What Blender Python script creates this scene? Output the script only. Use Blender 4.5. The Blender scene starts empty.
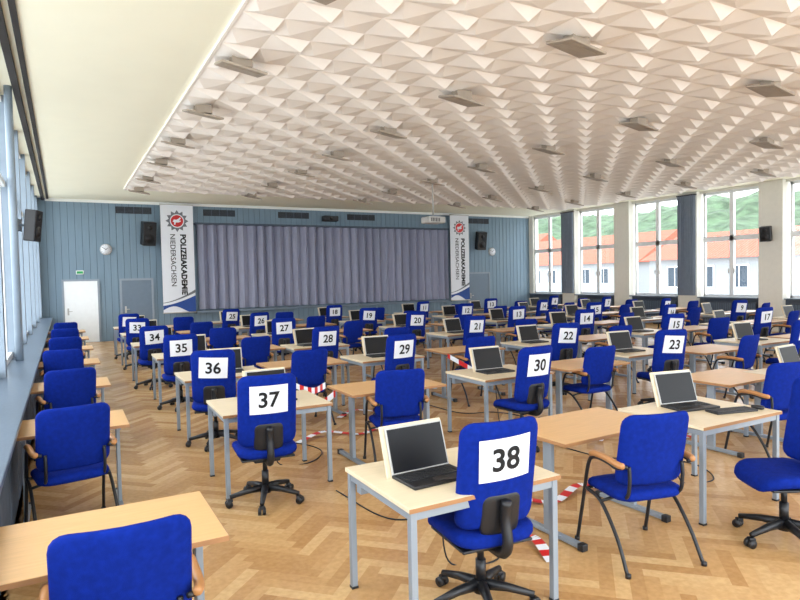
import bpy, bmesh, math, random
from mathutils import Vector, Matrix
random.seed(7)
D = bpy.data
scene = bpy.context.scene
COL = scene.collection
try:
    scene.view_settings.view_transform = 'Standard'
    scene.view_settings.look = 'None'
    scene.view_settings.exposure = 0.95
except Exception:
    pass

# ------------------------------------------------------------------ materials
def srgb(c):
    return tuple(((x/255)/12.92 if x/255 <= .04045 else ((x/255+.055)/1.055)**2.4) for x in c)

def mat(name, rgb, rough=.5, metal=0, var=.06, scale=8, bump=0, bscale=60, stretch=None, spec=.5):
    m = D.materials.new(name); m.use_nodes = True
    nt = m.node_tree; b = nt.nodes['Principled BSDF']
    c = srgb(rgb)
    tc = nt.nodes.new('ShaderNodeTexCoord')
    mp = nt.nodes.new('ShaderNodeMapping'); nt.links.new(tc.outputs['Object'], mp.inputs[0])
    if stretch: mp.inputs['Scale'].default_value = stretch
    n = nt.nodes.new('ShaderNodeTexNoise'); n.inputs['Scale'].default_value = scale; n.inputs['Detail'].default_value = 3
    nt.links.new(mp.outputs[0], n.inputs['Vector'])
    r = nt.nodes.new('ShaderNodeValToRGB')
    r.color_ramp.elements[0].position = .3; r.color_ramp.elements[1].position = .7
    r.color_ramp.elements[0].color = (*[x*(1-var) for x in c], 1)
    r.color_ramp.elements[1].color = (*[min(1, x*(1+var)) for x in c], 1)
    nt.links.new(n.outputs['Fac'], r.inputs[0]); nt.links.new(r.outputs[0], b.inputs['Base Color'])
    b.inputs['Roughness'].default_value = rough; b.inputs['Metallic'].default_value = metal
    b.inputs['Specular IOR Level'].default_value = spec
    if bump:
        n2 = nt.nodes.new('ShaderNodeTexNoise'); n2.inputs['Scale'].default_value = bscale
        nt.links.new(mp.outputs[0], n2.inputs['Vector'])
        bp = nt.nodes.new('ShaderNodeBump'); bp.inputs['Strength'].default_value = bump; bp.inputs['Distance'].default_value = .01
        nt.links.new(n2.outputs['Fac'], bp.inputs['Height']); nt.links.new(bp.outputs[0], b.inputs['Normal'])
    return m

M_blue = mat('blue_fabric', (6, 34, 124), .85, var=.15, scale=30, bump=.25, bscale=400, spec=.12)
M_black = mat('black_plastic', (20, 21, 25), .45)
M_gray = mat('gray_steel', (138, 148, 158), .4, .2, var=.03)
M_birch = mat('birch_top', (216, 200, 170), .4, var=.04, scale=5, stretch=(1, 12, 1))
M_beech = mat('beech_top', (206, 164, 112), .38, var=.07, scale=4, stretch=(1, 14, 1))
M_edge = mat('beech_edge', (156, 112, 72), .5)
M_arm = mat('armrest_wood', (172, 120, 72), .4)
M_silver = mat('silver_plastic', (180, 179, 175), .4, var=.02)
M_screen = mat('black_screen', (10, 11, 15), .4, var=.02, spec=.25)
M_key = mat('keycap', (36, 38, 42), .5)
M_paper = mat('paper', (222, 225, 231), .8, var=.01)
M_ink = mat('ink', (8, 8, 10), .8, var=.01)
M_white = mat('white_paint', (236, 236, 232), .5, var=.02)
M_frame = mat('window_frame', (226, 229, 230), .4, var=.02)
M_lframe = mat('window_frame_bluegray', (128, 142, 156), .45, var=.03)
M_wallb = mat('bluegray_panel', (116, 138, 154), .6, var=.05, scale=3, stretch=(6, 6, .5))
M_groove = mat('panel_groove', (76, 92, 108), .8)
M_wallr = mat('dado_gray', (72, 80, 92), .6)
M_cream = mat('cream_plaster', (222, 219, 208), .8, var=.02)
M_ceil = mat('ceiling_plaster', (248, 245, 224), .85, var=.01, scale=2)
M_coff = mat('ceiling_relief', (250, 243, 236), .8, var=.01, scale=2)
M_fix = mat('fixture_beige', (166, 153, 138), .6)
M_dark = mat('dark_slot', (38, 34, 34), .7)
M_slate = mat('slate_gray', (78, 88, 102), .85)
M_slate2 = mat('slate_curtain', (124, 134, 148), .85)
M_curt = mat('bluegray_curtain', (150, 153, 173), .9, var=.08, scale=6, stretch=(4, 4, .4))
M_sill = mat('sill_stone', (88, 102, 118), .3, var=.1, scale=40)
M_doorw = mat('door_white', (236, 239, 240), .5, var=.02)
M_doorg = mat('door_bluegray', (104, 120, 136), .5, var=.03)
M_red = mat('signal_red', (196, 24, 22), .5)
M_bblue = mat('banner_blue', (22, 66, 140), .6)
M_green = mat('exit_green', (30, 150, 80), .5)
M_grey2 = mat('star_grey', (104, 106, 112), .5)

def glass_mat():
    m = D.materials.new('window_glass'); m.use_nodes = True
    nt = m.node_tree; nt.nodes.clear()
    o = nt.nodes.new('ShaderNodeOutputMaterial'); mx = nt.nodes.new('ShaderNodeMixShader')
    t = nt.nodes.new('ShaderNodeBsdfTransparent'); g = nt.nodes.new('ShaderNodeBsdfGlossy')
    g.inputs['Roughness'].default_value = .02; mx.inputs[0].default_value = .04
    nt.links.new(t.outputs[0], mx.inputs[1]); nt.links.new(g.outputs[0], mx.inputs[2]); nt.links.new(mx.outputs[0], o.inputs[0])
    return m
M_glass = glass_mat()

def parquet_mat():
    m = D.materials.new('herringbone_oak'); m.use_nodes = True
    nt = m.node_tree; b = nt.nodes['Principled BSDF']
    g = nt.nodes.new('ShaderNodeNewGeometry')
    r = nt.nodes.new('ShaderNodeValToRGB')
    cr = r.color_ramp
    cr.elements[0].color = (*srgb((180, 137, 88)), 1); cr.elements[1].color = (*srgb((214, 178, 128)), 1)
    e = cr.elements.new(.5); e.color = (*srgb((198, 157, 106)), 1)
    nt.links.new(g.outputs['Random Per Island'], r.inputs[0])
    tc = nt.nodes.new('ShaderNodeTexCoord')
    n = nt.nodes.new('ShaderNodeTexNoise'); n.inputs['Scale'].default_value = 25; n.inputs['Detail'].default_value = 5
    nt.links.new(tc.outputs['Object'], n.inputs['Vector'])
    mx = nt.nodes.new('ShaderNodeMix'); mx.data_type = 'RGBA'; mx.blend_type = 'MULTIPLY'
    r2 = nt.nodes.new('ShaderNodeValToRGB')
    r2.color_ramp.elements[0].color = (.86, .84, .8, 1); r2.color_ramp.elements[0].position = .35
    r2.color_ramp.elements[1].color = (1, 1, 1, 1); r2.color_ramp.elements[1].position = .65
    nt.links.new(n.outputs['Fac'], r2.inputs[0])
    mx.inputs[0].default_value = 1
    nt.links.new(r.outputs[0], mx.inputs[6]); nt.links.new(r2.outputs[0], mx.inputs[7])
    nt.links.new(mx.outputs[2], b.inputs['Base Color'])
    b.inputs['Roughness'].default_value = .27; b.inputs['Specular IOR Level'].default_value = .45
    return m
M_floor = parquet_mat()

def roof_mat():
    m = mat('roof_tiles', (160, 84, 62), .8, var=.12, scale=3)
    nt = m.node_tree; b = nt.nodes['Principled BSDF']
    w = nt.nodes.new('ShaderNodeTexWave'); w.inputs['Scale'].default_value = 1.2; w.bands_direction = 'Y'
    tc = nt.nodes.new('ShaderNodeTexCoord'); nt.links.new(tc.outputs['Object'], w.inputs['Vector'])
    bp = nt.nodes.new('ShaderNodeBump'); bp.inputs['Strength'].default_value = .5; bp.inputs['Distance'].default_value = .1
    nt.links.new(w.outputs['Fac'], bp.inputs['Height']); nt.links.new(bp.outputs[0], b.inputs['Normal'])
    return m
M_roof = roof_mat()
M_extw = mat('exterior_render', (144, 148, 150), .9, var=.03)
M_extwin = mat('exterior_window_dark', (64, 74, 84), .5, spec=.2)
M_hill = mat('hazed_wooded_hill', (72, 92, 68), 1, var=.5, scale=.25, bump=1, bscale=.3)  # green paled, distance haze is put into the colour
M_bounce = mat('pale_bounce_ground', (200, 200, 196), .9, var=.06, scale=.5)  # made pale so the ground reflects daylight up into the hall

# ------------------------------------------------------------------ mesh builder
class MB:
    def __init__(s): s.v = []; s.f = []; s.m = []; s.s = []; s.mats = []
    def mi(s, m):
        if m not in s.mats: s.mats.append(m)
        return s.mats.index(m)
    def add(s, vs, fs, m, smooth=False, T=None):
        o = len(s.v); k = s.mi(m)
        for p in vs:
            p = Vector(p)
            s.v.append(tuple(T @ p) if T else tuple(p))
        for f in fs:
            s.f.append([i+o for i in f]); s.m.append(k); s.s.append(smooth)
    def box(s, x0, x1, y0, y1, z0, z1, m, T=None, bev=0, seg=2):
        if bev <= 0:
            vs = [(x0,y0,z0),(x1,y0,z0),(x1,y1,z0),(x0,y1,z0),(x0,y0,z1),(x1,y0,z1),(x1,y1,z1),(x0,y1,z1)]
            fs = [(0,3,2,1),(4,5,6,7),(0,1,5,4),(1,2,6,5),(2,3,7,6),(3,0,4,7)]
            s.add(vs, fs, m, False, T); return
        bm = bmesh.new(); bmesh.ops.create_cube(bm, size=1)
        for v in bm.verts:
            v.co = Vector(((x0+x1)/2+v.co.x*(x1-x0), (y0+y1)/2+v.co.y*(y1-y0), (z0+z1)/2+v.co.z*(z1-z0)))
        bmesh.ops.bevel(bm, geom=bm.edges[:], offset=bev, segments=seg, affect='EDGES', profile=.5)
        bm.verts.index_update()
        s.add([v.co.copy() for v in bm.verts], [[v.index for v in f.verts] for f in bm.faces], m, False, T)
        bm.free()
    def tube(s, pts, r, m, n=8, T=None, caps=True):
        pts = [Vector(p) for p in pts]; vs = []; fs = []
        up = None
        for i, p in enumerate(pts):
            a = pts[max(0, i-1)]; b = pts[min(len(pts)-1, i+1)]
            t = (b-a).normalized()
            if up is None:
                ref = Vector((0, 0, 1)) if abs(t.z) < .9 else Vector((1, 0, 0))
                up = (ref - t*ref.dot(t)).normalized()
            else:
                up = (up - t*up.dot(t)).normalized()
            w = t.cross(up)
            rr = r[i] if isinstance(r, (list, tuple)) else r
            for k in range(n):
                a_ = 2*math.pi*k/n
                vs.append(p + up*math.cos(a_)*rr + w*math.sin(a_)*rr)
        for i in range(len(pts)-1):
            for k in range(n):
                fs.append((i*n+k, i*n+(k+1) % n, (i+1)*n+(k+1) % n, (i+1)*n+k))
        if caps:
            fs.append(tuple(range(n-1, -1, -1))); fs.append(tuple((len(pts)-1)*n+k for k in range(n)))
        s.add(vs, fs, m, True, T)
    def pad(s, w, h, t, rc, m, fn, crown=.25):
        out = []
        for cx, cy, a0 in ((w/2-rc, h/2-rc, 0), (-w/2+rc, h/2-rc, 90), (-w/2+rc, -h/2+rc, 180), (w/2-rc, -h/2+rc, 270)):
            for k in range(5):
                a = math.radians(a0+k*22.5); out.append((cx+rc*math.cos(a), cy+rc*math.sin(a)))
            lx = out[-1]
            nxt = {0: (-w/2+rc, h/2), 90: (-w/2, -h/2+rc), 180: (w/2-rc, -h/2), 270: (w/2, h/2-rc)}[a0]
            for q in (.25, .5, .75): out.append((lx[0]+(nxt[0]-lx[0])*q, lx[1]+(nxt[1]-lx[1])*q))
        n = len(out)
        prof = [(.35, .5), (.7, .48), (.9, .42), (.97, .3), (1, .1), (1, -.1), (.97, -.3), (.9, -.42), (.7, -.48), (.35, -.5)]
        vs = [fn(0, 0, t*.5)]
        for sc, d in prof:
            for a, b in out: vs.append(fn(a*sc, b*sc, t*d))
        vs.append(fn(0, 0, -t*.5)); fs = []
        for k in range(n): fs.append((0, 1+k, 1+(k+1) % n))
        for i in range(len(prof)-1):
            for k in range(n):
                fs.append((1+i*n+k, 1+(i+1)*n+k, 1+(i+1)*n+(k+1) % n, 1+i*n+(k+1) % n))
        L = 1+(len(prof)-1)*n
        for k in range(n): fs.append((len(vs)-1, L+(k+1) % n, L+k))
        s.add(vs, fs, m, True)
    def mesh(s, name):
        me = D.meshes.new(name); me.from_pydata(s.v, [], s.f)
        for m in s.mats: me.materials.append(m)
        me.polygons.foreach_set('material_index', s.m); me.polygons.foreach_set('use_smooth', s.s)
        me.update()
        return me
    def obj(s, name, loc=(0, 0, 0), rz=0):
        return place(name, s.mesh(name), loc, rz)

def place(name, me, loc=(0, 0, 0), rz=0, parent=None):
    o = D.objects.new(name, me); COL.objects.link(o); o.location = loc; o.rotation_euler = (0, 0, math.radians(rz))
    if parent: o.parent = parent
    return o

def bez(pts, n=5):
    P = [Vector(p) for p in pts]; P = [P[0]*2-P[1]] + P + [P[-1]*2-P[-2]]; out = []
    for i in range(1, len(P)-2):
        for k in range(n):
            t = k/n; a, b, c, d = P[i-1], P[i], P[i+1], P[i+2]
            out.append(.5*((2*b)+(c-a)*t+(2*a-5*b+4*c-d)*t*t+(3*b-a-3*c+d)*t**3))
    out.append(P[-2]); return out

_tc = {}
def text2d(s, size=1, bold=0.0):
    k = (s, size, bold)
    if k in _tc: return _tc[k]
    cu = D.curves.new('t', 'FONT'); cu.body = s; cu.size = size; cu.align_x = 'CENTER'; cu.align_y = 'CENTER'; cu.offset = bold
    cu.resolution_u = 4
    o = D.objects.new('t', cu); COL.objects.link(o)
    dg = bpy.context.evaluated_depsgraph_get(); dg.update()
    me = o.evaluated_get(dg).to_mesh()
    vs = [(v.co.x, v.co.y) for v in me.vertices]; fs = [list(p.vertices) for p in me.polygons]
    if vs:
        x0 = min(v[0] for v in vs); x1 = max(v[0] for v in vs); y0 = min(v[1] for v in vs); y1 = max(v[1] for v in vs)
        vs = [(v[0]-(x0+x1)/2, v[1]-(y0+y1)/2) for v in vs]
    D.objects.remove(o); D.curves.remove(cu)
    _tc[k] = (vs, fs); return _tc[k]

# ------------------------------------------------------------------ camera
H = 1.9
yaw, pitch, roll = math.radians(28.8), math.radians(-2.15), math.radians(1.2)
F = Vector((math.sin(yaw)*math.cos(pitch), math.cos(yaw)*math.cos(pitch), math.sin(pitch)))
R0 = Vector((math.cos(yaw), -math.sin(yaw), 0)); U0 = R0.cross(F)
R = R0*math.cos(roll)-U0*math.sin(roll); U = R0*math.sin(roll)+U0*math.cos(roll)
cam = D.objects.new('camera', D.cameras.new('camera')); COL.objects.link(cam)
cam.matrix_world = Matrix(((R.x, U.x, -F.x, 0), (R.y, U.y, -F.y, 0), (R.z, U.z, -F.z, H), (0, 0, 0, 1)))
cam.data.sensor_width = 36; cam.data.lens = 27.54; cam.data.clip_start = .05; cam.data.clip_end = 1000
scene.camera = cam

# ------------------------------------------------------------------ room shell
XL, XR, YB, YF, ZC = -.8, 19.15, 22.2, -3.0, 4.6
mb = MB()
W, L = .09, .5
c45 = math.sqrt(.5)
vs = []; fs = []
def clampx(x): return min(max(x, -.43), XR)
def clampy(y): return min(max(y, YF), YB)
NR = 420
for j in range(-60, 61):
    for i in range(-NR, NR):
        ox, oy = i*W+j*L, i*W-j*L
        cx, cy = (ox-oy)*c45, (ox+oy)*c45
        if not (-1.2 < cx < XR+.7 and YF-.7 < cy < YB+.7): continue
        for (a0, b0, a1, b1) in ((0, 0, L, W), (0, W, W, W+L)):
            q = []
            for (a, b) in ((a0, b0), (a1, b0), (a1, b1), (a0, b1)):
                x, y = ox+a, oy+b
                q.append((clampx((x-y)*c45), clampy((x+y)*c45), 0))
            ar = abs((q[2][0]-q[0][0])*(q[3][1]-q[1][1])-(q[3][0]-q[1][0])*(q[2][1]-q[0][1]))
            if ar < .002: continue
            o = len(vs); vs += q; fs.append((o, o+1, o+2, o+3))
mb.add(vs, fs, M_floor)
mb.box(XL, XR+.3, YF, YB+.3, -.2, -.004, M_edge)
mb.obj('floor')

mb = MB()
mb.box(XL-.3, XR+.3, YF, YB+.3, ZC, ZC+.2, M_ceil)
mb.obj('ceiling')
mb = MB()
c = .45; X0, Y0 = 1.65, -2.4; nx = 37; ny = 48
vs = []; fs = []; zt = ZC-.02
for i in range(nx):
    for j in range(ny):
        x, y = X0+i*c, Y0+j*c
        if (i+j) % 2: ax, ay = .82, .25
        else: ax, ay = .3, .6
        dz = .1 if (i+j) % 2 else .055
        o = len(vs)
        vs += [(x, y, zt), (x+c, y, zt), (x+c, y+c, zt), (x, y+c, zt), (x+ax*c, y+ay*c, zt-dz)]
        fs += [(o, o+4, o+1), (o+1, o+4, o+2), (o+2, o+4, o+3), (o+3, o+4, o)]
mb.add(vs, fs, M_coff)
X1, Y1 = X0+nx*c, Y0+ny*c
mb.box(X0-.03, X0, Y0, Y1, zt-.02, ZC, M_coff); mb.box(X0, X1, Y1, Y1+.03, zt-.02, ZC, M_coff)
mb.box(X1, X1+.03, Y0, Y1, zt-.02, ZC, M_coff)
mb.obj('ceiling_relief')
mbf = MB()
T = Matrix.Rotation(math.radians(12), 4, 'X') @ Matrix.Rotation(math.radians(8), 4, 'Y')
mbf.box(-.27, .27, -.21, .21, -.03, .0, M_fix, T, .008)
mbf.box(-.2, .2, -.14, .14, -.036, -.03, M_fix, T, .004)
mbf.box(-.12, .12, -.08, .08, 0, .12, M_fix)
mef = mbf.mesh('ceiling_downlight')
for x in (1.95, 5.12, 8.83, 12.6, 16.3):
    for y in (2.85, 5.1, 7.35, 9.6, 11.9, 14.1, 16.4, 18.5):
        place('ceiling_downlight', mef, (x, y, ZC-.17), 0)

# back wall with boards
mb = MB()
mb.box(XL-.3, XR+.3, YB, YB+.3, 0, ZC, M_groove)
x = XL
while x < XR:
    mb.box(x+.006, min(x+.2, XR)-.006, YB-.018, YB, 0, ZC, M_wallb); x += .2
mb.box(-.4, XR, YB-.05, YB-.018, ZC-.09, ZC, M_white)
mb.obj('wall_back')
mb = MB(); mb.box(4.0, 15.5, YB-.1, YB-.018, 0, .12, M_groove); mb.obj('baseboard_back')

def door(name, x0, x1, m, zt=1.98):
    b = MB(); y = YB-.018
    b.box(x0-.06, x0, y-.05, y, 0, zt+.06, M_gray); b.box(x1, x1+.06, y-.05, y, 0, zt+.06, M_gray)
    b.box(x0, x1, y-.05, y, zt, zt+.06, M_gray)
    b.box(x0, x1, y-.03, y, .005, zt, m, None, .004)
    b.tube([(x0+.1, y-.03, 1.02), (x0+.1, y-.08, 1.02), (x0+.22, y-.08, 1.02)], .011, M_silver)
    b.box(x0+.075, x0+.125, y-.036, y-.03, .9, 1.12, M_silver)
    b.obj(name)
door('door_1', 0.02, .98, M_doorw); door('door_2', 1.7, 2.62, M_doorg); door('door_3', 15.65, 16.75, M_doorg)

mb = MB()
def vent(x0, x1, z):
    y = YB-.018
    mb.box(x0, x1, y-.02, y, z-.11, z+.11, M_dark)
    k = z-.09
    while k < z+.09:
        mb.box(x0+.02, x1-.02, y-.03, y-.018, k, k+.012, M_slate); k += .04
    for xx in (x0+(x1-x0)*.25, x0+(x1-x0)*.5, x0+(x1-x0)*.75): mb.box(xx-.01, xx+.01, y-.034, y-.02, z-.11, z+.11, M_slate)
for x0, x1 in ((1.6, 2.7), (4.4, 5.5), (7.1, 8.3), (9.9, 11.1), (15.6, 16.8)): vent(x0, x1, 4.3)
mb.obj('wall_vent_grilles')

# curtain
mb = MB(); vs = []; fs = []; n = 900; zs = [.92, 1.6, 2.4, 3.2, 3.86]
for i in range(n+1):
    x = 4.12+10.35*i/n
    for k, z in enumerate(zs):
        ph = 2*math.pi*(x/.34)+.5*math.sin(x*1.7)
        a = .11*(1+.25*math.sin(x*3.1))
        vs.append((x+.03*math.sin(ph*2), YB-.2+a*math.sin(ph)+.008*math.sin(ph*2.3+k*.4), z))
for i in range(n):
    for k in range(4): fs.append((i*5+k, (i+1)*5+k, (i+1)*5+k+1, i*5+k+1))
mb.add(vs, fs, M_curt, True)
mb.box(4.05, 14.45, YB-.34, YB-.02, 3.86, 3.92, M_slate)
mb.obj('stage_curtain')
mb = MB(); mb.box(4.02, 14.47, YB-.34, YB-.02, .8, .88, M_doorg); mb.obj('stage_front_ledge')

# banners
def banner(x0, x1):
    b = MB(); y = YB-.38; w = x1-x0; xc = (x0+x1)/2
    b.box(x0, x1, y, y+.01, .85, 4.5, M_paper)
    b.tube([(x0-.02, y, 4.5), (x1+.02, y, 4.5)], .02, M_silver); b.tube([(x0-.02, y, .85), (x1+.02, y, .85)], .02, M_silver)
    b.box(xc-.02, xc+.02, y+.01, YB-.02, 4.4, 4.44, M_gray)
    b.box(xc-.02, xc+.02, y+.01, YB-.02, .9, .94, M_gray)
    zc = 3.95; st = []
    for k in range(24):
        r = (.37 if k % 2 == 0 else .27)*w/1.05; a = math.pi*k/12
        st.append((xc+r*math.sin(a), y-.004, zc+r*math.cos(a)))
    b.add(st, [list(range(24))], M_grey2)
    for r, m, dy in ((.23, M_paper, .006), (.2, M_red, .008)):
        b.add([(xc+r*math.sin(2*math.pi*k/24), y-dy, zc+r*math.cos(2*math.pi*k/24)) for k in range(24)], [list(range(24))], m)
    hs = [(-.14, -.02), (-.1, .05), (-.02, .04), (.05, .08), (.1, .13), (.13, .08), (.09, .05), (.07, .0), (.13, .02), (.12, -.02), (.04, -.05), (-.04, -.05), (-.06, -.13), (-.1, -.12), (-.09, -.05)]
    b.add([(xc+p[0], y-.011, zc+p[1]) for p in hs], [list(range(len(hs)))], M_paper)
    for s_, sz, dx, bd in (('POLIZEIAKADEMIE', .28, .17*w, .012), ('NIEDERSACHSEN', .27, -.15*w, .002)):
        v2, f2 = text2d(s_, sz, bd)
        Lx = max(p[0] for p in v2)*2; sc = 2.05/Lx if s_[0] == 'P' else 1.75/Lx
        top = 3.5; zz = top-Lx*sc/2
        b.add([(xc+dx+p[1]*min(sc, 1.1), y-.006, zz-p[0]*sc) for p in v2], f2, M_ink)
    lo = [(x0+w*k/10, y-.004, .95+.12*math.sin(k*.5)) for k in range(11)]
    hi = [(x0+w*k/10, y-.004, 1.1+.32*(k/10)**1.5) for k in range(11)]
    b.add(lo+hi, [(k, k+1, 12+k, 11+k) for k in range(10)], M_bblue)
    lo = [(x0+w*k/10, y-.005, 1.18+.34*(k/10)**1.5) for k in range(11)]
    hi = [(x0+w*k/10, y-.005, 1.2+.42*(k/10)**1.5) for k in range(11)]
    b.add(lo+hi, [(k, k+1, 12+k, 11+k) for k in range(10)], M_grey2)
    b.obj('police_academy_banner')
banner(2.93, 3.98); banner(14.5, 15.45)

def clock(x, z):
    b = MB(); y = YB-.018
    b.tube([(x, y, z), (x, y-.05, z)], .18, M_silver, 28); b.tube([(x, y-.045, z), (x, y-.053, z)], .16, M_paper, 28)
    for a, l in ((50, .09), (300, .13)):
        T = Matrix.Translation((x, y-.056, z)) @ Matrix.Rotation(math.radians(a), 4, 'Y'); b.box(-.006, .006, -.002, .002, -.02, l, M_ink, T)
    for k in range(12):
        T = Matrix.Translation((x, y-.055, z)) @ Matrix.Rotation(math.radians(k*30), 4, 'Y'); b.box(-.004, .004, -.001, .001, .125, .15, M_ink, T)
    b.obj('wall_clock')
clock(1.27, 3.0); clock(16.95, 2.95)
mb = MB(); mb.box(.38, .6, YB-.06, YB-.018, 2.2, 2.32, M_white, None, .006); mb.box(.4, .58, YB-.064, YB-.06, 2.22, 2.3, M_green); mb.obj('exit_sign')

def speaker(loc, rz, w=.34, h=.62, d=.3, tilt=12):
    b = MB(); T = Matrix.Rotation(math.radians(tilt), 4, 'X')
    b.box(-w/2, w/2, -d, 0, -h/2, h/2, M_black, T, .015)
    for zz, r in ((-.12, w*.36), (.16, w*.2)):
        zz = zz*h/.62
        for rr, dd in ((r, .008), (r*.7, .012), (r*.3, .02)):
            b.tube([T @ Vector((0, -d+.002, zz)), T @ Vector((0, -d-dd, zz))], rr, M_dark if rr == r*.7 else M_black, 20)
    b.tube([(0, -.05, 0), (0, .1, .0)], .02, M_gray); b.box(-.06, .06, .1, .115, -.09, .09, M_gray)
    b.obj('wall_speaker', loc, rz)
speaker((2.52, YB-.15, 3.55), 12, .42, .78)
speaker((16.2, YB-.15, 3.45), -12, .42, .78)
speaker((-.43+.0, 10.6, 2.78), 70, .24, .46, .16, 6)
speaker((XR-.29, 11.0, 3.0), -75, .3, .45, .2)

# left wall
mb = MB()
mb.box(-.8, -.43, YF, YB, 0, .82, M_wallr)
mb.obj('wall_left')
mb = MB()
mb.box(-.8, -.32, YF, YB-.02, .82, .86, M_sill, None, .008); mb.obj('trim_1')
mb = MB()
for k in range(30):
    for q in range(9):
        y = YF+.1+k*.84+q*.085
        if y > YB-.2: break
        mb.box(-.425, -.405, y, y+.055, 0, .74, M_slate)
mb.obj('heater_grille')
k = 0; y = YF
while y < YB-.1:
    y1 = min(y+2.25, YB)
    b = MB(); x = -.72
    for (a, bb) in ((y, y+.1), (y1-.1, y1)): b.box(x-.08, x+.12, a, bb, .86, ZC, M_lframe)
    for zz in (.86, 3.3, ZC-.1): b.box(x-.05, x+.05, y+.1, y1-.1, zz, zz+.08, M_frame)
    ym = (y+y1)/2; b.box(x-.05, x+.06, ym-.04, ym+.04, .94, ZC-.1, M_frame)
    b.box(x-.003, x+.003, y+.1, y1-.1, .94, ZC-.1, M_glass)
    k += 1; b.obj('window_%d' % k); y = y1
mb = MB(); mb.box(-.5, -.42, YF, YB-.02, ZC-.07, ZC, M_dark); mb.box(-.36, -.30, YF, YB-.02, ZC-.03, ZC, M_dark)
mb.obj('curtain_rail')
mb = MB()
for yy in (9.9,):
    mb.tube([(-.56, yy, .86), (-.56, yy, ZC)], .05, M_lframe, 12)
mb.obj('window_post')

# right wall
mb = MB()
mb.box(XR, XR+.3, YF, YB, 0, .98, M_wallr)
bays = []
y = 22.0
mb.box(XR-.02, XR+.3, 21.9, YB, .98, ZC, M_cream)
while y > YF+2.4:
    a1, a0 = y-.1, y-2.12
    bays.append((a0, a1)); mb.box(XR-.16, XR+.3, a0-.73+.0, a0, .98, ZC, M_cream); mb.box(XR-.16, XR, a0-.73, a0, 0, .98, M_cream)
    y -= 2.85
mb.box(XR, XR+.3, YF, YB, ZC-.08, ZC, M_cream)
mb.obj('wall_right')
mb = MB()
for i, (a0, a1) in enumerate(bays): mb.box(XR-.3, XR+.05, a0+.01, a1-.01, .98, 1.02, M_sill, None, .006)
mb.obj('trim_2')
for i, (a0, a1) in enumerate(bays):
    b = MB(); x = XR+.1; z0, z1 = 1.02, ZC-.08; ym = (a0+a1)/2; zm = 2.95
    b.box(x-.04, x+.04, a0, a0+.07, z0, z1, M_frame); b.box(x-.04, x+.04, a1-.07, a1, z0, z1, M_frame)
    b.box(x-.04, x+.04, a0, a1, z0, z0+.08, M_frame); b.box(x-.04, x+.04, a0, a1, z1-.09, z1, M_frame)
    b.box(x-.05, x+.05, a0, a1, zm-.08, zm+.08, M_frame); b.box(x-.05, x+.05, ym-.07, ym+.07, z0, z1, M_frame)
    b.box(x-.002, x+.002, a0+.07, a1-.07, z0+.08, z1-.09, M_glass)
    for s_ in (-.1, .1): b.box(x-.08, x-.04, ym+s_-.012, ym+s_+.012, 1.8, 1.95, M_silver)
    k += 1; b.obj('window_%d' % k)
    r = MB()
    r.box(XR-.14, XR-.04, a0+.1, a1-.1, .14, .86, M_wallr, None, .01)
    for q in range(22):
        yy = a0+.13+q*(a1-a0-.28)/22; r.box(XR-.155, XR-.14, yy, yy+.045, .17, .83, M_sill)
    for yy in (a0+.2, a1-.2): r.tube([(XR-.09, yy, .0), (XR-.09, yy, .14)], .015, M_gray)
    r.box(XR-.06, XR-.002, a0+.3, a0+.36, .5, .56, M_gray)
    r.obj('radiator')
for yc in (19.5, 13.8):
    b = MB(); vs = []; fs = []; n = 60
    for i in range(n+1):
        yy = yc-.34+.68*i/n
        for z in (1.06, 4.5): vs.append((XR-.24+.045*math.sin(i*.85)+.01*math.sin(i*2.1), yy, z))
    for i in range(n): fs.append((2*i, 2*i+2, 2*i+3, 2*i+1))
    b.add(vs, fs, M_slate2, True); b.box(XR-.27, XR-.165, yc-.36, yc+.36, 4.48, 4.52, M_dark); b.obj('window_curtain')

# projector
b = MB()
b.tube([(0, 0, .12), (0, 0, ZC-3.45-.02)], .02, M_silver, 12); b.tube([(0, 0, ZC-3.45-.05), (0, 0, ZC-3.45)], .08, M_silver, 16)
b.box(-.16, .16, -.14, .14, .09, .12, M_gray)
b.box(-.27, .27, -.22, .22, -.09, .09, M_silver, None, .03, 3)
b.tube([(.12, .2, 0), (.12, .27, 0)], .07, M_black, 20); b.tube([(.12, .27, 0), (.12, .275, 0)], .05, M_screen, 20)
for q in range(6): b.box(-.2+q*.05, -.175+q*.05, -.225, -.218, -.05, .05, M_dark)
b.obj('ceiling_projector', (9.05, 14.45, 3.45))
b = MB()
b.box(-.3, .3, -.25, .0, -.1, .1, M_black, None, .02); b.tube([(0, -.25, 0), (0, -.3, 0)], .06, M_dark, 16); b.box(-.05, .05, 0, .05, -.05, .05, M_gray)
b.obj('wall_projector', (9.1, YB-.07, 4.2))

# ------------------------------------------------------------------ furniture
def back_fn(zc, y0, lean, curv):
    def fn(a, b, c_):
        z = zc+b
        return (a, y0-lean*b-c_+curv*a*a, z)
    return fn
OC = dict(zc=.83, y0=-.235, lean=.16, curv=.9, w=.48, h=.6, t=.075)
b = MB()
for k in range(5):
    a = math.radians(90+72*k+20); dx, dy = math.cos(a), math.sin(a)
    b.tube([(dx*.03, dy*.03, .125), (dx*.15, dy*.15, .115), (dx*.3, dy*.3, .085)], [.034, .026, .018], M_black, 8)
    b.tube([(dx*.29, dy*.29, .1), (dx*.29, dy*.29, .055)], .009, M_black, 8)
    px, py = -dy, dx
    for s_ in (-1, 1):
        cx, cy = dx*.31+px*.018*s_, dy*.31+py*.018*s_
        b.tube([(cx-px*.011, cy-py*.011, .03), (cx+px*.011, cy+py*.011, .03)], .03, M_black, 14)
    b.box(dx*.3-.022, dx*.3+.022, dy*.3-.022, dy*.3+.022, .045, .07, M_black, None, .006)
b.tube([(0, 0, .08), (0, 0, .15)], .045, M_black, 16); b.tube([(0, 0, .15), (0, 0, .27)], .03, M_black, 14)
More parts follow.
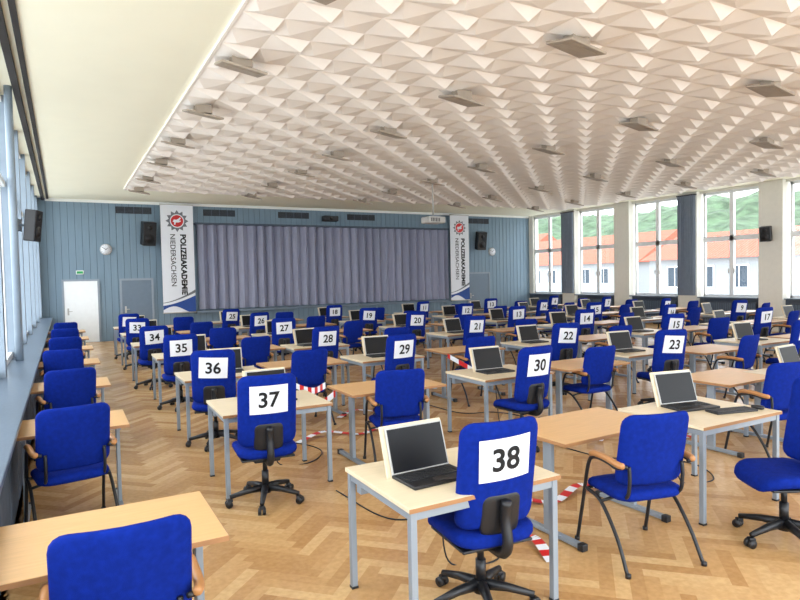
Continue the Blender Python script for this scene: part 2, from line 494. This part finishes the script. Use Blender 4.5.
b.tube([(0, 0, .27), (0, 0, .38)], .02, M_black, 14)
b.box(-.11, .11, -.14, .12, .375, .415, M_black, None, .012)
b.box(-.22, .22, -.2, .2, .413, .43, M_black, None, .006)
b.tube(bez([(.1, .03, .395), (.2, .05, .39), (.28, .06, .385)]), .008, M_black, 8)
def seatf(a, bb, c_):
    drop = .05*max(0, (bb-.1)/.15)**2
    return (a, bb+.01, .468+c_-drop+.25*a*a)
b.pad(.5, .5, .09, .11, M_blue, seatf)
b.pad(OC['w'], OC['h'], OC['t'], .07, M_blue, back_fn(OC['zc'], OC['y0'], OC['lean'], OC['curv']))
fnb = back_fn(OC['zc'], OC['y0'], OC['lean'], OC['curv'])
b.pad(.24, .24, .03, .05, M_black, lambda a, q, c_: (lambda p: (p[0], p[1]-.028, p[2]))(fnb(a, q-.22, c_)))
b.tube(bez([(0, -.1, .39), (0, -.24, .4), (0, -.29, .47), (0, -.27, .6), (0, -.285, .7)]), [.03]*21, M_black, 8)
me_office = b.mesh('office_swivel_chair')

VC = dict(zc=.76, y0=-.23, lean=.2, curv=.8)
b = MB()
b.pad(.5, .46, .08, .1, M_blue, lambda a, q, c_: (a, q+.02, .45+c_-.04*max(0, (q-.1)/.13)**2+.02*a*a))
b.pad(.5, .48, .055, .07, M_blue, back_fn(VC['zc'], VC['y0'], VC['lean'], VC['curv']))
for s_ in (-1, 1):
    x = .275*s_
    b.tube(bez([(x*1.02, .27, 0.0), (x, .2, .3), (x, .13, .58), (x, .06, .655), (x, -.1, .665), (x, -.2, .655), (x*.82, -.245, .67)]), .0125, M_black, 8)
    b.tube(bez([(x*1.02, -.32, 0.0), (x, -.2, .2), (x, -.02, .38), (x, .15, .415)]), .0125, M_black, 8)
    b.tube([(x, .165, .41), (x*.8, .165, .41)], .011, M_black, 8); b.tube([(x, -.03, .385), (x*.7, -.03, .4)], .011, M_black, 8)
    for yy in (.27, -.32): b.tube([(x*1.02, yy, 0), (x*1.02, yy, .025)], .018, M_black, 10)
    b.tube(bez([(x, .1, .668), (x, .04, .685), (x, -.08, .69), (x, -.2, .68), (x*.93, -.25, .675)]), [.012]+[.021]*19+[.014], M_arm, 10)
    b.tube(bez([(x*.7, -.03, .41), (x*.72, -.19, .45), (x*.72, -.225, .56), (x*.72, -.22, .66)]), .012, M_black, 8)
b.tube([(-.2, .165, .405), (.2, .165, .405)], .011, M_black, 8); b.tube([(-.2, -.03, .4), (.2, -.03, .4)], .011, M_black, 8)
me_visit = b.mesh('visitor_armchair')

b = MB(); w = 1.0; d = .8
b.box(-w/2, w/2, 0, d, .718, .743, M_birch, None, .003)
b.box(-w/2-.002, w/2+.002, -.003, 0, .718, .741, M_edge)
for x in (-w/2+.03, w/2-.03):
    for y in (.03, d-.03): b.box(x-.019, x+.019, y-.019, y+.019, .012, .718, M_gray, None, .004); b.box(x-.021, x+.021, y-.021, y+.021, 0, .014, M_black)
    b.box(x-.013, x+.013, .05, d-.05, .672, .71, M_gray)
for y in (.03, d-.03): b.box(-w/2+.05, w/2-.05, y-.013, y+.013, .672, .71, M_gray)
b.box(-w/2+.05, w/2-.05, d-.12, d-.06, .6, .66, M_gray)
me_desk = b.mesh('computer_desk')
b = MB(); w = 1.1; d = .68
b.box(-w/2, w/2, 0, d, .715, .74, M_beech, None, .003)
b.box(-w/2, w/2, -.003, 0, .715, .738, M_edge); b.box(-w/2-.003, -w/2, 0, d, .715, .738, M_edge); b.box(w/2, w/2+.003, 0, d, .715, .738, M_edge)
for x in (-w/2+.1, w/2-.1):
    b.box(x-.02, x+.02, .22, .3, .04, .7, M_gray, None, .006)
    b.box(x-.025, x+.025, -.05, d-.1, .012, .045, M_gray, None, .006)
    b.box(x-.02, x+.02, .06, d-.06, .69, .715, M_gray)
    for y0_, y1_ in ((-.08, -.03), (d-.12, d-.07)): b.box(x-.028, x+.028, y0_, y1_, 0, .05, M_black, None, .006)
b.box(-w/2+.1, w/2-.1, .24, .28, .66, .7, M_gray)
me_table = b.mesh('exam_table')

b = MB()
T = Matrix.Translation((0, .1, .012)) @ Matrix.Rotation(math.radians(-18), 4, 'X')
b.box(-.2, .2, -.14, .11, .0, .02, M_black, None, .005)
b.box(-.2, .2, -.0, .012, 0, .275, M_silver, T, .004)
b.box(-.189, .189, -.002, .001, .015, .264, M_screen, T)
b.box(-.225, .205, .016, .03, -.01, .29, M_birch, T, .003)
for r_ in range(5):
    for q in range(13):
        b.box(-.18+q*.028, -.157+q*.028, -.03+r_*.024-.02, -.011+r_*.024-.02, .02, .024, M_key)
b.box(-.045, .045, -.125, -.065, .0195, .0215, M_dark)
me_lap = b.mesh('laptop')
b = MB()
b.box(-.2, .2, -.07, .07, 0, .016, M_black, None, .005)
for r_ in range(5):
    for q in range(15): b.box(-.187+q*.025, -.166+q*.025, -.058+r_*.0235, -.039+r_*.0235, .016, .021, M_key)
me_keyb = b.mesh('keyboard')
b = MB()
b.pad(.062, .105, .03, .03, M_black, lambda a, q, c_: (a, q, .016+c_*(1-6*q*q*10/10)))
me_mouse = b.mesh('computer_mouse')

def sign_mesh(num, tilt):
    b = MB(); sw, sh = .31, .235; fn = back_fn(OC['zc'], OC['y0'], OC['lean'], OC['curv'])
    ct, st = math.cos(tilt), math.sin(tilt)
    def mp(a, q, off):
        a2, q2 = a*ct-q*st, a*st+q*ct
        return fn(a2, q2+.1, OC['t']/2+.004+off)
    vs = []; fs = []; n = 8
    for i in range(n+1):
        for j in range(3): vs.append(mp(-sw/2+sw*i/n, -sh/2+sh*j/2, 0))
    for i in range(n):
        for j in range(2): fs.append((i*3+j, (i+1)*3+j, (i+1)*3+j+1, i*3+j+1))
    b.add(vs, fs, M_paper, True)
    v2, f2 = text2d(str(num), .175, .004)
    b.add([mp(p[0], p[1], .004) for p in v2], f2, M_ink)
    return b.mesh('number_sign')

rnd = random.uniform
Ye = [2.75, 5.35, 7.6, 9.85, 12.1, 14.35, 16.6]
# seat positions (chair x, chair y) for each computer column, front to back
cols = [
    (38, [(2.05, 2.83), (1.46, 5.12), (1.5, 7.24), (1.5, 9.65), (1.38, 11.8), (1.42, 14.5), (1.4, 16.8)]),
    (31, [(4.36, 2.42), (4.42, 5.28), (3.96, 7.45), (3.7, 9.5), (3.9, 12.1), (4.05, 14.6), (3.95, 17.0)]),
    (24, [(7.1, 3.2), (7.15, 5.62), (6.95, 7.38), (6.9, 9.8), (6.9, 12.0), (6.9, 14.4), (6.9, 16.7)]),
    (17, [(9.85, 2.7), (9.85, 5.4), (9.8, 7.6), (9.85, 9.8), (9.8, 12.0), (9.85, 14.3), (9.8, 16.6)]),
    (19, [(12.6, 2.7), (12.5, 5.4), (12.6, 7.6), (12.5, 9.8), (12.35, 11.9), (12.6, 14.3), (12.5, 16.6)]),
    (12, [(15.3, 2.7), (15.3, 5.4), (15.2, 7.6), (15.3, 9.8), (15.2, 12.0), (15.3, 14.3), (15.2, 16.6)])]
def comp_station(x, y, num, cx, cy, rot, lx=-.08, ly=.42, lr=0, drot=0, tilt=None):
    place('computer_desk', me_desk, (x, y, 0), drot)
    ch = place('office_swivel_chair', me_office, (cx, cy, 0), rot)
    if num: place('number_sign', sign_mesh(num, math.radians(rnd(-4, 4) if tilt is None else tilt)), parent=ch)
    place('laptop', me_lap, (x+lx, y+ly, .743), lr)
for ci, (n0, pos) in enumerate(cols):
    for r_, (cx, cy) in enumerate(pos):
        n = n0-r_
        if ci == 0 and r_ == 0:
            comp_station(1.97, 2.62, 38, cx, cy, -6, -.15, .36, 2, 0, 3); continue
        if ci == 1 and r_ == 0:
            comp_station(4.6, 2.85, None, cx, cy, 60, .02, .5, -10)
            place('keyboard', me_keyb, (4.76, 3.06, .743), -14); place('computer_mouse', me_mouse, (5.02, 3.0, .743), 0); continue
        dx = .2 if ci == 0 else .12
        comp_station(cx+dx, cy+.17+rnd(-.03, .05), n, cx, cy, -6 if (ci, r_) == (0, 1) else rnd(-15, 12),
                     rnd(.05, .12) if ci == 0 else rnd(-.12, .05), .42, rnd(-8, 8), rnd(-1.5, 1.5))
bcols = [[.12]+[.0]*6, [3.5, 3.0, 2.88, 2.72, 2.8, 2.85, 2.8], [6.35, 5.8, 5.55, 5.5, 5.5, 5.5, 5.5], [8.4]*7, [11.2]*7, [13.9]*7, [16.8]*7]
for ci, bx in enumerate(bcols):
    for r_, y in enumerate(Ye):
        x = bx[r_]; sx = 1
        if ci == 0 and r_ == 0: xx, yy, cx, cy, rot, tr = .11, 2.8, .17, 2.73, -2, 0
        elif ci == 1 and r_ == 0: xx, yy, cx, cy, rot, tr = 3.5, 3.1, 3.36, 2.85, -14, 2
        elif ci == 1 and r_ == 1: xx, yy, cx, cy, rot, tr = 3.02, 5.5, 2.92, 5.45, -14, 0
        elif ci == 2 and r_ == 0: xx, yy, cx, cy, rot, tr = 6.4, 3.8, 6.2, 3.6, -12, 2
        else:
            xx = x+rnd(-.03, .03); yy = y+.15+rnd(-.08, .08); cx = xx-.15+rnd(-.08, .08); cy = yy-.12+rnd(-.1, .06); rot = rnd(-14, 12); tr = rnd(-1.5, 1.5)
            if ci == 2 and r_ == 1: cx = 5.78; cy = 5.62
            if ci == 0: xx = .02; cx = .0; tr = 0; sx = .76; yy = y+.1; cy = yy-.1
        if ci == 0 and r_ == 0: sx = .93
        o = place('exam_table', me_table, (xx, yy, 0), tr); o.scale.x = sx
        place('visitor_armchair', me_visit, (cx, cy, 0), rot)

# red/white barrier tape
def tape(pts, upright=False, n=14):
    b = MB(); P = bez(pts, n)
    for i in range(len(P)-1):
        p, q = P[i], P[i+1]; t = (q-p).normalized()
        nrm = Vector((0, 0, .035)) if upright else Vector((-t.y, t.x, 0)).normalized()*.04
        b.add([p-nrm, q-nrm, q+nrm, p+nrm], [(0, 1, 2, 3)], M_red if (i//3) % 2 else M_paper)
    b.obj('barrier_tape')
tape([(2.85, 3.75, .02), (3.2, 3.95, .05), (3.5, 3.8, .01), (3.9, 3.9, .05), (4.1, 3.7, .01)])
tape([(2.75, 3.0, .01), (2.85, 3.3, .04), (2.75, 3.5, .02), (2.9, 3.75, .02)])
tape([(2.9, 5.0, .02), (3.3, 4.85, .06), (3.7, 4.95, .01), (4.0, 4.7, .02)])
tape([(2.46, 6.2, .74), (2.5, 6.7, .6), (2.45, 7.2, .6), (2.38, 7.7, .72)], True)
tape([(2.3, 6.7, .02), (2.7, 6.9, .05), (3.1, 6.7, .01), (3.5, 6.9, .03)])
tape([(2.2, 5.9, .7), (2.3, 5.95, .6), (2.45, 5.9, .7)], True, 8)
tape([(3.2, 7.6, .02), (3.5, 7.8, .05), (3.8, 7.75, .01)])
tape([(3.62, 6.1, .72), (3.7, 6.5, .55), (3.65, 6.8, .3), (3.7, 7.0, .02), (3.9, 6.9, .02)], True)
tape([(5.06, 6.3, .7), (5.15, 6.9, .5), (5.03, 7.7, .7)], True)
tape([(5.2, 4.9, .02), (5.6, 5.1, .04), (5.9, 5.0, .01)])
tape([(5.5, 4.3, .02), (5.8, 4.6, .04), (6.2, 4.5, .01), (6.6, 4.7, .02)])
tape([(2.25, 8.3, .7), (2.25, 9.0, .55), (2.2, 9.8, .7)], True)
def cable(pts):
    b = MB(); b.tube(bez(pts, 8), .006, M_black, 6); b.obj('power_cable')
for (x, y) in [(1.97, 2.62), (1.68, 5.35), (4.6, 2.85), (4.55, 5.35), (1.68, 7.6)]:
    cable([(x+.1, y+.7, .6), (x+.14, y+.72, .3), (x+.2, y+.7, .01), (x+.5, y+.6, .008), (x+.75, y+.95, .008), (x+.6, y+1.4, .008), (x+.2, y+1.6, .008), (x+.1, y+2.4, .008)])

# ------------------------------------------------------------------ exterior
mb = MB(); mb.box(-80, 400, -100, 400, -4.2, -4, M_bounce); mb.obj('bounce_ground')  # outdoor ground serving as an added reflector, bounces daylight onto the ceiling
def house(x, y0, y1, ze, zr, dep, name='tiled_roof_building'):
    b = MB()
    b.box(x, x+dep, y0, y1, -4, ze, M_extw)
    b.add([(x-.5, y0-.5, ze-.1), (x-.5, y1+.5, ze-.1), (x+dep+.5, y1+.5, ze-.1), (x+dep+.5, y0-.5, ze-.1), (x+dep/2, y0-.5, zr), (x+dep/2, y1+.5, zr)],
          [(0, 4, 5, 1), (2, 5, 4, 3), (0, 3, 4), (1, 5, 2), (0, 1, 2, 3)], M_roof)
    yy = y0+1
    while yy < y1-1.5:
        for zz in (ze-2.2, ze-5.2):
            b.box(x-.06, x, yy-.1, yy+1.3, zz-.1, zz+1.6, M_frame); b.box(x-.08, x-.06, yy, yy+.56, zz, zz+1.5, M_extwin); b.box(x-.08, x-.06, yy+.64, yy+1.2, zz, zz+1.5, M_extwin)
        yy += 2.6
    b.obj(name)
house(42, 4, 34, 2.9, 5.0, 9)
house(50, 42, 62, 3.0, 6.2, 11)
house(56, 68, 130, 3.6, 7.8, 12)
from mathutils import noise
b = MB(); vs = []; fs = []; N = 110; MJ = 26
for i in range(N+1):
    for j in range(MJ):
        y = -60+i*5; x = 100+j*8
        h = -4+(36+12*noise.noise(Vector((i*.05, 3, 0))))*min(1, j/18)+3*noise.noise(Vector((i*.7, j*.7, 0)))+1.6*noise.noise(Vector((i*1.9, j*1.9, 5)))
        vs.append((x+2*noise.noise(Vector((i*1.3, j*1.1, 9))), y, h))
for i in range(N):
    for j in range(MJ-1): fs.append((i*MJ+j, i*MJ+j+1, (i+1)*MJ+j+1, (i+1)*MJ+j))
b.add(vs, fs, M_hill, False); b.obj('wooded_hillside')

# ------------------------------------------------------------------ light
w = D.worlds.new('world'); scene.world = w; w.use_nodes = True
nt = w.node_tree; bg = nt.nodes['Background']
tc = nt.nodes.new('ShaderNodeTexCoord'); n = nt.nodes.new('ShaderNodeTexNoise'); n.inputs['Scale'].default_value = 2.5
r = nt.nodes.new('ShaderNodeValToRGB'); r.color_ramp.elements[0].color = (.8, .9, 1, 1); r.color_ramp.elements[1].color = (.95, .98, 1, 1)
nt.links.new(tc.outputs['Generated'], n.inputs['Vector']); nt.links.new(n.outputs['Fac'], r.inputs[0]); nt.links.new(r.outputs[0], bg.inputs[0])
bg.inputs[1].default_value = 3.1
